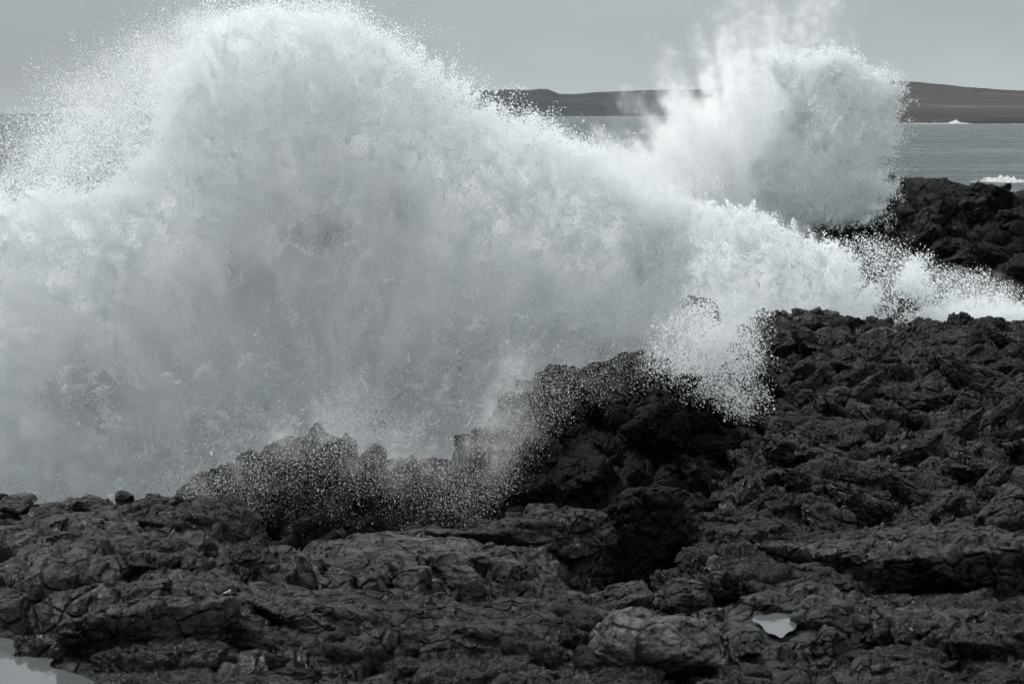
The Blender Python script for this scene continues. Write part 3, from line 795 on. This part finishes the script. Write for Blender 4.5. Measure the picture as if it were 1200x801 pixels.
def volume_object(name, parent, dens, mn, st, res):
    mx = mn + (res - 1) * st
    me = bpy.data.meshes.new(name)
    X, Y, Z = np.meshgrid(*[mn[k] + np.arange(res[k]) * st[k] for k in range(3)], indexing='ij')
    me.vertices.add(X.size); me.vertices.foreach_set('co', np.stack([X, Y, Z], -1).astype(np.float32).ravel())
    at = me.attributes.new('dens', 'FLOAT', 'POINT'); at.data.foreach_set('value', dens.astype(np.float32).ravel())
    o = bpy.data.objects.new(name, me); COL.objects.link(o); o.parent = parent
    ng = bpy.data.node_groups.new(name, 'GeometryNodeTree')
    ng.interface.new_socket('G', in_out='INPUT', socket_type='NodeSocketGeometry'); ng.interface.new_socket('G', in_out='OUTPUT', socket_type='NodeSocketGeometry')
    N = ng.nodes; L = ng.links
    i = N.new('NodeGroupInput'); q = N.new('NodeGroupOutput')
    vc = N.new('GeometryNodeVolumeCube'); si = N.new('GeometryNodeSampleIndex'); si.data_type = 'FLOAT'; si.domain = 'POINT'; si.clamp = True
    na = N.new('GeometryNodeInputNamedAttribute'); na.data_type = 'FLOAT'; na.inputs[0].default_value = 'dens'
    pos = N.new('GeometryNodeInputPosition')
    v1 = N.new('ShaderNodeVectorMath'); v1.operation = 'SUBTRACT'; v1.inputs[1].default_value = mn
    v2 = N.new('ShaderNodeVectorMath'); v2.operation = 'DIVIDE'; v2.inputs[1].default_value = st
    v3 = N.new('ShaderNodeVectorMath'); v3.operation = 'ADD'; v3.inputs[1].default_value = (.5, .5, .5)
    v4 = N.new('ShaderNodeVectorMath'); v4.operation = 'FLOOR'
    v5 = N.new('ShaderNodeVectorMath'); v5.operation = 'DOT_PRODUCT'; v5.inputs[1].default_value = (float(res[1] * res[2]), float(res[2]), 1)
    L.new(pos.outputs[0], v1.inputs[0]); L.new(v1.outputs[0], v2.inputs[0]); L.new(v2.outputs[0], v3.inputs[0]); L.new(v3.outputs[0], v4.inputs[0]); L.new(v4.outputs[0], v5.inputs[0])
    L.new(i.outputs[0], si.inputs[0]); L.new([x_ for x_ in na.outputs if x_.enabled][0], [x_ for x_ in si.inputs if x_.name == 'Value' and x_.enabled][0]); L.new(v5.outputs['Value'], si.inputs['Index'])
    L.new(si.outputs[0], vc.inputs['Density']); vc.inputs['Min'].default_value = mn; vc.inputs['Max'].default_value = mx
    for k, a in enumerate('XYZ'): vc.inputs['Resolution ' + a].default_value = int(res[k])
    sm = N.new('GeometryNodeSetMaterial'); sm.inputs['Material'].default_value = M_mist
    L.new(vc.outputs[0], sm.inputs[0]); L.new(sm.outputs[0], q.inputs[0])
    o.modifiers.new('mist', 'NODES').node_group = ng
    tag(o, kind='stuff')
    return o

M_drop, _t, _b = new_mat('water_drop')
_t.nodes.remove(_b)
_d = _t.nodes.new('ShaderNodeBsdfDiffuse'); _d.inputs[0].default_value = (.93, .945, .95, 1)
_tr = _t.nodes.new('ShaderNodeBsdfTranslucent'); _tr.inputs[0].default_value = (.93, .945, .95, 1)
_mx = _t.nodes.new('ShaderNodeMixShader'); _mx.inputs[0].default_value = .5
_t.links.new(_d.outputs[0], _mx.inputs[1]); _t.links.new(_tr.outputs[0], _mx.inputs[2])
_t.links.new(_mx.outputs[0], [x_ for x_ in _t.nodes if x_.type == 'OUTPUT_MATERIAL'][0].inputs['Surface'])

def point_object(name, parent, P, rad):
    me = bpy.data.meshes.new(name); me.vertices.add(len(P)); me.vertices.foreach_set('co', P.astype(np.float32).ravel())
    a = me.attributes.new('rad', 'FLOAT', 'POINT'); a.data.foreach_set('value', rad.astype(np.float32))
    o = bpy.data.objects.new(name, me); COL.objects.link(o); o.parent = parent
    g2 = bpy.data.node_groups.new(name, 'GeometryNodeTree')
    g2.interface.new_socket('G', in_out='INPUT', socket_type='NodeSocketGeometry'); g2.interface.new_socket('G', in_out='OUTPUT', socket_type='NodeSocketGeometry')
    i = g2.nodes.new('NodeGroupInput'); q = g2.nodes.new('NodeGroupOutput'); mp_ = g2.nodes.new('GeometryNodeMeshToPoints')
    na = g2.nodes.new('GeometryNodeInputNamedAttribute'); na.data_type = 'FLOAT'; na.inputs[0].default_value = 'rad'
    g2.links.new([x_ for x_ in na.outputs if x_.enabled][0], mp_.inputs['Radius'])
    sm = g2.nodes.new('GeometryNodeSetMaterial'); sm.inputs['Material'].default_value = M_drop
    g2.links.new(i.outputs[0], mp_.inputs[0]); g2.links.new(mp_.outputs[0], sm.inputs[0]); g2.links.new(sm.outputs[0], q.inputs[0])
    o.modifiers.new('points', 'NODES').node_group = g2
    tag(o, kind='stuff')
    return o

TET = np.array([(1, 1, 1), (1, -1, -1), (-1, 1, -1), (-1, -1, 1)], float) / math.sqrt(3) * 1.35
TETF = np.array([(0, 1, 2), (0, 3, 1), (0, 2, 3), (1, 3, 2)])
def drop_mesh(name, parent, P, rad, seed):
    """bigger drops as little solids of their own"""
    rng = np.random.default_rng(seed); n_ = len(P)
    a = rng.normal(size=(n_, 4)); a /= np.linalg.norm(a, axis=1, keepdims=True)
    w, x_, y_, z_ = a.T
    Rm = np.stack([np.stack([1 - 2 * (y_*y_ + z_*z_), 2 * (x_*y_ - z_*w), 2 * (x_*z_ + y_*w)], -1),
                   np.stack([2 * (x_*y_ + z_*w), 1 - 2 * (x_*x_ + z_*z_), 2 * (y_*z_ - x_*w)], -1),
                   np.stack([2 * (x_*z_ - y_*w), 2 * (y_*z_ + x_*w), 1 - 2 * (x_*x_ + y_*y_)], -1)], 1)
    V = np.einsum('nij,kj->nki', Rm, TET) * rad[:, None, None] + P[:, None, :]
    Fc = (TETF[None] + (np.arange(n_) * 4)[:, None, None]).reshape(-1, 3)
    o = mesh_from(name, V.reshape(-1, 3), tris=Fc, mat=M_drop, parent=parent, smooth=True)
    tag(o, kind='stuff')
    return o

def splash(name, label, Y0, box, y_range, step, layers, drops, seed, sigma, nfreq, warp_m, thick, n_pts, rad_px, n_big, src, rag, clot=4.0, strands=0, lean=0.0, strand_poly=None):
    """A burst of spray round the plane Y0.
    layers: (polygon px, feather px, density factor, thickness factor, depth offset) make the mist body;
    drops : (polygon px, weight, feather px, depth offset m, depth spread m, clump) make the thrown drops"""
    root = bpy.data.objects.new(name, None); COL.objects.link(root)
    tag(root, label, 'splash')
    k = F / Y0
    x0, x1, y0_, y1_ = box
    mn = np.array([(x0 - 600) / k, Y0 + y_range[0], -(y1_ - HZ) / k]); mx = np.array([(x1 - 600) / k, Y0 + y_range[1], -(y0_ - HZ) / k])
    st = np.array(step, float); res = np.ceil((mx - mn) / st).astype(int) + 1
    gx = [mn[a] + np.arange(res[a]) * st[a] for a in range(3)]
    P = np.stack(np.meshgrid(*gx, indexing='ij'), -1).reshape(-1, 3)
    wv, nb, nf, nc = fields(P, [dict(t='noise', vec=True, scale=nfreq * .8, detail=3, rough=.55, seed=seed),
                            dict(t='noise', scale=nfreq * 1.6, detail=6, rough=.6, warp=.6, seed=seed + 1),
                            dict(t='vor', feature='SMOOTH_F1', scale=nfreq * 3.2, warp=.7, wscale=2.0, seed=seed + 2),
                            dict(t='noise', scale=nfreq * 5.0, detail=6, rough=.68, warp=.9, seed=seed + 6)])
    # jets thrown outwards from the point of impact: noise stretched along the radius
    def jets(Pp, sd_):
        dx = Pp[:, 0] - (src[0] - 600) / k; dz = Pp[:, 2] - (HZ - src[1]) / k
        rr = np.hypot(dx, dz); th = np.arctan2(dz, dx)
        R0 = 160 / k * 2
        return fields(np.stack([th * R0 * 1.6, Pp[:, 1] * .8, rr * .42], -1), [dict(t='noise', scale=nfreq * 1.5, detail=7, rough=.62, warp=.3, seed=sd_)])[0]
    jt = jets(P, seed + 4)
    wv = (wv - .5) * 2 * warp_m
    qx = (P[:, 0] + wv[:, 0]) * k + 600; qy = HZ - (P[:, 2] + wv[:, 2]) * k
    M = Map2(x0 - 60, x1 + 60, y0_ - 60, y1_ + 60)
    D = np.zeros(len(P), np.float32)
    for (poly, feather, df, tf, off) in layers:
        sdf = poly_sdf(poly, M.X.astype(float), M.Y.astype(float))
        kl = (F / (Y0 + off)) / k
        s2 = M.sample(sdf, (qx - 600) * kl + 600, (qy - HZ) * kl + HZ)
        T = thick * tf * np.sqrt(np.clip(s2 / 150, 0, 1)) * (.4 + 1.2 * ss(.3, .7, jt))           # half thickness grows inward like a rounded cloud
        yy = P[:, 1] + wv[:, 1] - Y0 - off - lean * (P[:, 2] - mn[2])
        s3 = np.minimum(s2, (T - np.abs(yy)) * k)                    # in pixels
        s3 = s3 + (jt - .5) * rag * 4.0 + (nb - .5) * rag * 2.4 - (nf - .35) * feather * .9
        D = np.maximum(D, df * ss(-feather * .25, feather, s3))
    D = D * sigma * (0.25 + .8 * ss(.3, .7, nb) + .8 * ss(.35, .65, jt)) * (1 + clot * ss(.53, .66, nc) ** 1.5 - .4 * ss(.48, .38, nc))
    D[D < .004 * sigma] = 0
    volume_object('mist', root, D, mn, st, res)
    # ---- drops
    rng = np.random.default_rng(seed)
    pts = []; zs_ = []
    tot = sum(d_[1] for d_ in drops)
    for (poly, wgt, feather, off, spread, clump, *rest) in drops:
        inner = rest[0] if rest else 0.0
        zr = rest[1] if len(rest) > 1 else 1.0
        sdf = poly_sdf(poly, M.X.astype(float), M.Y.astype(float))
        need = int(n_pts * wgt / tot)
        bx = np.array(poly)
        got = 0; tries = 0
        while got < need and tries < 12:
            m_ = int(need * 2)
            x_ = rng.uniform(bx[:, 0].min() - feather, bx[:, 0].max() + feather, m_); y_ = rng.uniform(bx[:, 1].min() - feather, bx[:, 1].max() + feather, m_)
            raw = M.sample(sdf, x_, y_)
            cand = raw > -feather - rag * 1.2
            if inner: cand &= rng.uniform(0, 1, m_) < 1.02 - inner * ss(feather * 1.5 + rag, feather * 1.5 + 45 + rag, raw)
            x_ = x_[cand]; y_ = y_[cand]; m_ = len(x_)
            Yr = Y0 + off + rng.normal(0, spread, m_)
            kd = F / (Y0 + off); C_ = np.stack([(x_ - 600) / kd, Yr, -(y_ - HZ) / kd], -1)
            a1, a2, a3 = fields(C_, [dict(t='noise', scale=nfreq * 2.2, detail=6, rough=.7, warp=.5, seed=seed + 9),
                                     dict(t='noise', vec=True, scale=nfreq * 1.0, detail=5, rough=.6, seed=seed + 10),
                                     dict(t='noise', scale=nfreq * 9, detail=4, rough=.7, seed=seed + 11)])
            j2 = jets(C_, seed + 4)
            s2 = M.sample(sdf, x_ + (a2[:, 0] - .5) * rag * 2.4, y_ + (a2[:, 2] - .5) * rag * 2.4) + (j2 - .5) * rag * 4.0
            pr = ss(-feather, feather, s2)  * ((1 - clump) + clump * ss(.42, .62, a1) * (.4 + 1.2 * ss(.4, .62, a3)))
            ok = rng.uniform(0, 1, m_) < pr
            C_ = C_[ok][:need - got]
            pts.append(C_); zs_.append(np.full(len(C_), zr)); got += len(C_); tries += 1
    P = np.concatenate(pts); zs_ = np.concatenate(zs_)
    near = P[:, 1] / Y0
    r = rad_px * .5 / k * np.exp(rng.normal(0, .46, len(P))) * zs_ * near * np.where(near < .85, .44, 1)
    if strands:
        # strings and torn sheets of water thrown out of the body: short arcs of drops, thinning towards the tip
        main = drops[0]; poly, feather, off = np.array(strand_poly or main[0]), main[2], main[3]
        kd = F / (Y0 + off); out = []; ro = []
        sdf = poly_sdf(strand_poly or main[0], M.X.astype(float), M.Y.astype(float))
        x_ = rng.uniform(poly[:, 0].min(), poly[:, 0].max(), strands * 14); y_ = rng.uniform(poly[:, 1].min(), poly[:, 1].max(), strands * 14)
        v_ = M.sample(sdf, x_, y_)
        ok = np.where((v_ > -4) & (rng.uniform(0, 1, len(v_)) < np.exp(-np.clip(v_, 0, 999) / 45) + .26))[0][:strands]
        for i_ in ok:
            far = rng.uniform() < .06
            m_ = int(rng.lognormal(4.3 + .9 * far, .7)); L_ = rng.lognormal(2.7 + .8 * far, .5) * (rag / 30 + .3)
            a_ = math.atan2(y_[i_] - src[1], x_[i_] - src[0]) + rng.normal(0, .5)
            t_ = rng.uniform(0, 1, m_) ** 1.4
            curl = rng.normal(0, .8)
            wd = L_ * .16 * (1 - .6 * t_)
            xx = x_[i_] + L_ * t_ * np.cos(a_ + curl * t_) + rng.normal(0, 1, m_) * wd
            yy = y_[i_] + L_ * t_ * np.sin(a_ + curl * t_) + rng.normal(0, 1, m_) * wd + (t_ * L_) ** 2 * .006
            Yr = Y0 + off + rng.normal(0, .35) + rng.normal(0, .08, m_)
            out.append(np.stack([(xx - 600) / kd, Yr, -(yy - HZ) / kd], -1))
        out = np.concatenate(out); P = np.concatenate([P, out])
        r = np.concatenate([r, rad_px * .55 / k * np.exp(rng.normal(0, .4, len(out)))]); near = P[:, 1] / Y0
        del out
    point_object('droplets', root, P, r)
    if n_big:
        j = rng.choice(len(P), n_big, replace=False)
        drop_mesh('droplets', root, P[j] + rng.normal(0, .05, (n_big, 3)), rad_px * .5 / k * np.exp(rng.normal(0, .4, n_big)) * near[j] ** 1.5, seed)
    return root

# the big splash on the left
A_main = [(-160, 640), (-160, 242), (20, 240), (110, 236), (190, 178), (215, 90), (240, 40), (290, 22), (340, 26), (400, 25), (440, 50), (490, 80), (545, 108), (590, 145), (640, 170), (690, 190), (740, 225), (790, 235), (800, 280), (795, 330), (800, 360), (835, 395), (850, 420),
          (830, 432), (790, 425), (740, 415), (690, 430), (640, 445), (590, 470), (560, 500), (540, 540), (500, 560), (455, 545), (420, 505), (380, 495), (330, 505), (280, 530), (225, 560), (190, 600), (190, 640)]
CRESTS = [[(555, 400), (570, 350), (610, 326), (650, 332), (662, 352), (632, 372), (604, 408)], [(590, 430), (640, 392), (690, 388), (668, 425)], [(395, 490), (430, 450), (478, 445), (488, 470), (440, 505)],
          [(225, 545), (250, 500), (310, 470), (320, 500), (280, 535)], [(680, 290), (720, 225), (790, 210), (806, 245), (795, 340), (765, 310), (720, 300)], [(330, 260), (360, 195), (430, 180), (505, 215), (510, 275), (440, 255), (390, 300)], [(20, 470), (70, 420), (140, 430), (150, 470), (90, 490)]]
A_veil = [(150, 640), (190, 560), (300, 490), (400, 455), (520, 480), (600, 410), (700, 390), (770, 400), (740, 450), (680, 480), (620, 530), (570, 590), (540, 640)]
A_low = [(-160, 640), (-160, 300), (100, 280), (350, 300), (600, 330), (700, 400), (620, 450), (540, 550), (400, 600), (200, 640)]
splash('splash', 'huge white burst of spray filling the left of the view behind the ledge', 38.0, (-160, 915, -40, 650), (-8.6, 3.2), (.06, .14, .06),
       [(A_main, 26, 1.0, 1.0, .2), (A_low, 60, .35, 1.0, 0.)] + [(c_, 12, 4.0, .55, -1.5) for c_ in CRESTS] + [(A_veil, 40, .16, .4, -7.4), ([(-60, 260), (20, 150), (80, 90), (150, 45), (250, 15), (300, 60), (260, 200)], 60, .26, .9, .4)],
       [(A_main, .34, 22, -1.6, .8, .85, .95, .8),
        ([(195, 200), (215, 100), (240, 45), (290, 14), (330, 6), (380, 16), (420, 12), (436, 44), (470, 60), (492, 82), (545, 104), (590, 140), (640, 150), (700, 170), (790, 200), (800, 250), (500, 160), (400, 90), (300, 90)], .20, 12, -.3, 1.0, .75, 0, .8),
        ([(0, 220), (35, 150), (70, 95), (140, 48), (250, 14), (250, 60), (225, 100), (215, 200)], .11, 22, -.3, 1.0, .5, 0, .62),
        ([(-160, 140), (230, 125), (240, 240), (-160, 262)], .06, 12, 0, 1.0, .25, 0, .75),
        ([(190, 590), (200, 550), (300, 500), (400, 460), (520, 500), (600, 420), (760, 400), (780, 430), (690, 460), (620, 510), (580, 560), (500, 590), (400, 560), (260, 590)], .085, 26, -8.6, 1.0, .75),
        ([(200, 590), (260, 540), (400, 500), (560, 520), (600, 560), (560, 625), (300, 640), (210, 610)], .018, 16, -8.6, .8, .6),
        ([(770, 380), (820, 345), (860, 358), (890, 372), (896, 400), (898, 440), (885, 462), (850, 472), (800, 445), (740, 440)], .022, 14, -4.6, .3, .8),
        ([(800, 400), (850, 380), (893, 395), (902, 440), (888, 480), (850, 482), (800, 460)], .012, 14, -4.6, .3, .9)],
       7, 1.15, .55, .55, 1.9, 560000, .75, 42000, strands=7500, clot=9, src=(430, 700), rag=38)

# surf pouring over the rocks on the right, middle distance
B_main = [(720, 420), (740, 260), (800, 235), (860, 245), (900, 250), (930, 275), (960, 288), (988, 286), (1000, 302), (1006, 335), (1040, 352), (1090, 354), (1130, 352), (1170, 350), (1220, 365), (1230, 430), (720, 430)]
splash('surf', 'white surf bursting over the rocks between the slope and the far wall', 60.0, (700, 1240, 200, 440), (-2.6, 2.6), (.10, .16, .10),
       [(B_main, 11, 1.0, .8, .3), ([(1000, 320), (1060, 305), (1120, 315), (1190, 330), (1200, 400), (1000, 400)], 14, .12, .6, 0)],
       [(B_main, .7, 9, -1.6, .6, .7, .9),
        ([(1000, 330), (1010, 280), (1040, 285), (1080, 300), (1100, 320), (1150, 320), (1190, 340), (1200, 380), (1010, 390)], .13, 12, -1.2, .8, .5),
        ([(1050, 340), (1066, 300), (1085, 320), (1090, 345)], .04, 6, -1.3, .4, .8)],
       17, 1.6, .7, .45, 1.5, 110000, .70, 14000, strands=1100, clot=7, strand_poly=[(740, 400), (750, 262), (800, 240), (860, 248), (905, 255), (930, 276), (960, 290), (986, 290), (1000, 306), (1006, 335), (1030, 365), (1090, 368), (1200, 366), (1210, 400)], src=(900, 480), rag=13)

# far plume rising behind
C_main = [(740, 320), (780, 270), (800, 215), (830, 160), (856, 120), (880, 92), (900, 78), (925, 66), (950, 64), (985, 62), (1000, 76), (1015, 88), (1030, 92), (1038, 100), (1044, 112), (1039, 122), (1046, 132), (1042, 150), (1043, 166), (1030, 186), (1018, 200),
          (1020, 211), (1030, 215), (1037, 223), (1029, 236), (1027, 246), (1014, 251), (1000, 262), (975, 266), (950, 262), (930, 256), (908, 250), (880, 270), (850, 300)]
C_left = [(640, 330), (660, 250), (700, 190), (740, 140), (790, 90), (840, 58), (900, 40), (960, 60), (960, 300)]
C_veil = [(640, 300), (690, 150), (760, 80), (820, 20), (860, -40), (1010, -40), (1015, 20), (1000, 60), (1030, 100), (1000, 200), (900, 280), (800, 310)]
splash('spray_plume', 'tall pale plume of spray in front of the far rock wall and hill', 88.0, (620, 1070, -60, 320), (-4.2, 4.2), (.15, .24, .15),
       [(C_main, 18, 1.0, .9, .2), (C_left, 55, 1.4, 1.0, .4), (C_veil, 50, .28, .9, 0.)],
       [(C_main, 1.0, 8, -2.6, .6, .9, .9)],
       27, .75, .42, .9, 3.0, 50000, .62, 11000, strands=1500, clot=7, strand_poly=[(900, 70), (985, 68), (1015, 90), (1038, 102), (1042, 112), (1038, 122), (1045, 132), (1041, 150), (1042, 166), (1029, 186), (1016, 200), (1028, 217), (1034, 223), (1026, 246), (1000, 260), (950, 258), (905, 248), (880, 210), (900, 160), (930, 120)], src=(900, 330), rag=23)
